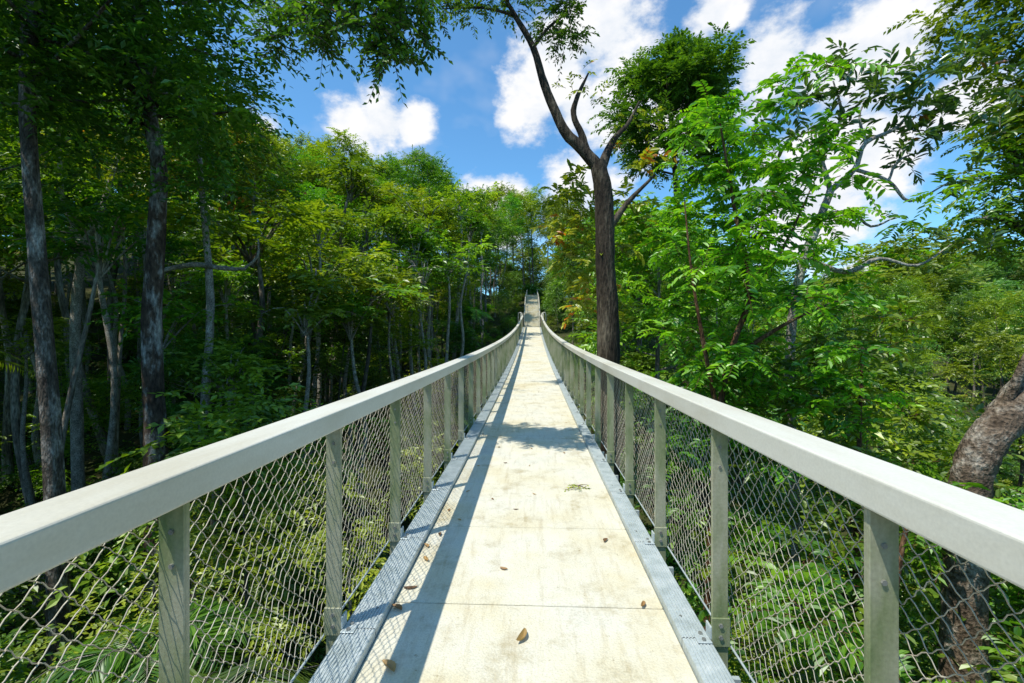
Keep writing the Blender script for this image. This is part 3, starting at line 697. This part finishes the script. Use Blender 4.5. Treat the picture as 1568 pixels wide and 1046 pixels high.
B.obj('leaning_tree',[BK_BROWN,LF_DARK,LF_BRIGHT])

R(470); B=MB()
C=[]
for (bx_,by,tz) in [(-2.6,6.4,-.9),(-3.8,8.6,-.7),(-2.6,10.5,-.3),(-4.6,5.4,-2.2),(-3.2,13,.2),(-6,7,-2),(-3.4,4.2,-3),(-6.5,10,-1.2),(-4.4,3.2,-3.6)]:
    g=float(H(bx_,by)); limb(B,[(bx_,by,g-.3),(bx_+.1,by,(g+tz)/2),(bx_,by,tz-.3)],[.07,.05,.02],6)
    for q in range(13): C.append((bx_+rng.normal()*.6,by+rng.normal()*.7,tz-.35-abs(rng.normal())*1.1))
sprays(B,C,14,.5,10,.11,.45,1,droop=.3,spread=.1)
B.obj('small_leaved_shrub_tree',[BK_GREY,LF_MID])
rng=np.random.default_rng(9)
for (x,y,z,s,k) in [(-3.0,3.9,-4.3,.75,1),(-2.2,2.2,-4.4,.7,0),(-5.2,6.0,-5.6,.9,1),(-12.6,9.0,-1.8,.9,1),(-5.4,41,1.9,1.3,0),(-7.5,38,.9,1.2,0)]:
    inst(PALM[k],'palm_tree',(x,y,z),s)

# ------------------------------------------------------------------ sky
w=bpy.data.worlds.new('World'); scene.world=w; w.use_nodes=True; nt=w.node_tree; nt.nodes.clear(); L=nt.links
out=nt.nodes.new('ShaderNodeOutputWorld'); bg=nt.nodes.new('ShaderNodeBackground'); bg.inputs[1].default_value=.13
sunv=Vector((-.36,-.30,1)).normalized()
sky=nt.nodes.new('ShaderNodeTexSky'); sky.sky_type='NISHITA'; sky.sun_disc=False
sky.sun_elevation=math.asin(sunv.z); sky.sun_rotation=math.atan2(sunv.x,sunv.y); sky.air_density=1.0; sky.dust_density=.3; sky.ozone_density=1.5
mt=nt.nodes.new('ShaderNodeMix'); mt.data_type='RGBA'; mt.blend_type='MULTIPLY'; mt.inputs[0].default_value=1; mt.inputs[7].default_value=(.86,1.45,1.7,1)
L.new(sky.outputs[0],mt.inputs[6])
tc=nt.nodes.new('ShaderNodeTexCoord')
mp=nt.nodes.new('ShaderNodeMapping'); mp.inputs['Scale'].default_value=(1,1,1.5); L.new(tc.outputs['Generated'],mp.inputs[0])
def noise(sc,det,ro,off=0):
    n=nt.nodes.new('ShaderNodeTexNoise'); n.inputs['Scale'].default_value=sc; n.inputs['Detail'].default_value=det; n.inputs['Roughness'].default_value=ro
    L.new(mp.outputs[0],n.inputs['Vector']); return n
def math_(op,a,b=None,c=None):
    n=nt.nodes.new('ShaderNodeMath'); n.operation=op
    for i,q in enumerate((a,b,c)):
        if q is None: continue
        if isinstance(q,(int,float)): n.inputs[i].default_value=q
        else: L.new(q,n.inputs[i])
    return n.outputs[0]
blobs=[(-.33,.49,.07),(-.40,.475,.065),(-.27,.48,.055),(.05,.60,.10),(.149,.69,.13),(.178,.50,.10),(.0,.53,.08),(.09,.52,.07),(.08,.66,.09),
(.511,.60,.10),(.727,.63,.12),(.40,.71,.07),(.62,.585,.09),(-.08,.29,.08),(-.62,.45,.07),(.714,.157,.06),(.6,.285,.14),(.9,.5,.08),(.30,.45,.09),(.68,.40,.15),(.12,.32,.09)]
acc=None
for (t,e,r) in blobs:
    c=Vector((t,1,e)); ln=c.length; c.normalize()
    d=nt.nodes.new('ShaderNodeVectorMath'); d.operation='DISTANCE'; L.new(tc.outputs['Generated'],d.inputs[0]); d.inputs[1].default_value=c
    m=nt.nodes.new('ShaderNodeMapRange'); m.inputs['From Min'].default_value=r*1.5/ln; m.inputs['From Max'].default_value=0
    L.new(d.outputs['Value'],m.inputs['Value'])
    acc=m.outputs[0] if acc is None else math_('MAXIMUM',acc,m.outputs[0])
n1=noise(11,7,.6); n2=noise(4,4,.6)
f=math_('ADD',acc,math_('MULTIPLY',math_('SUBTRACT',n1.outputs['Fac'],.5),1.6))
m=nt.nodes.new('ShaderNodeMapRange'); m.interpolation_type='SMOOTHSTEP'; m.inputs['From Min'].default_value=.22; m.inputs['From Max'].default_value=.68; L.new(f,m.inputs['Value'])
wis=nt.nodes.new('ShaderNodeMapRange'); wis.inputs['From Min'].default_value=.52; wis.inputs['From Max'].default_value=.8; wis.inputs['To Max'].default_value=.35; L.new(n2.outputs['Fac'],wis.inputs['Value'])
fac=math_('MAXIMUM',m.outputs[0],wis.outputs[0])
cc=nt.nodes.new('ShaderNodeValToRGB'); cc.color_ramp.elements[0].position=.35; cc.color_ramp.elements[0].color=(6.1,6.6,7.3,1); cc.color_ramp.elements[1].position=.58; cc.color_ramp.elements[1].color=(7.8,7.8,7.9,1)
L.new(n1.outputs['Fac'],cc.inputs[0])
mx=nt.nodes.new('ShaderNodeMix'); mx.data_type='RGBA'; L.new(fac,mx.inputs[0]); L.new(mt.outputs[2],mx.inputs[6]); L.new(cc.outputs[0],mx.inputs[7])
L.new(mx.outputs[2],bg.inputs[0]); L.new(bg.outputs[0],out.inputs[0])

sl=bpy.data.lights.new('sun','SUN'); sl.energy=5.0; sl.angle=math.radians(.5); sl.color=(1,.95,.85)
so=bpy.data.objects.new('sun',sl); COL.objects.link(so); so.rotation_euler=(-sunv).to_track_quat('-Z','Y').to_euler(); so.location=(-20,-8,50)

cam=bpy.data.cameras.new('camera'); cam.lens=16; cam.sensor_width=36; cam.clip_end=4000; cam.clip_start=.05
co=bpy.data.objects.new('camera',cam); COL.objects.link(co); co.location=(.03,0,1.6); co.rotation_euler=(math.radians(90),0,math.radians(2.55))
scene.camera=co
scene.view_settings.view_transform='Standard'; scene.view_settings.look='None'; scene.view_settings.exposure=0
print('objects',len(bpy.data.objects))
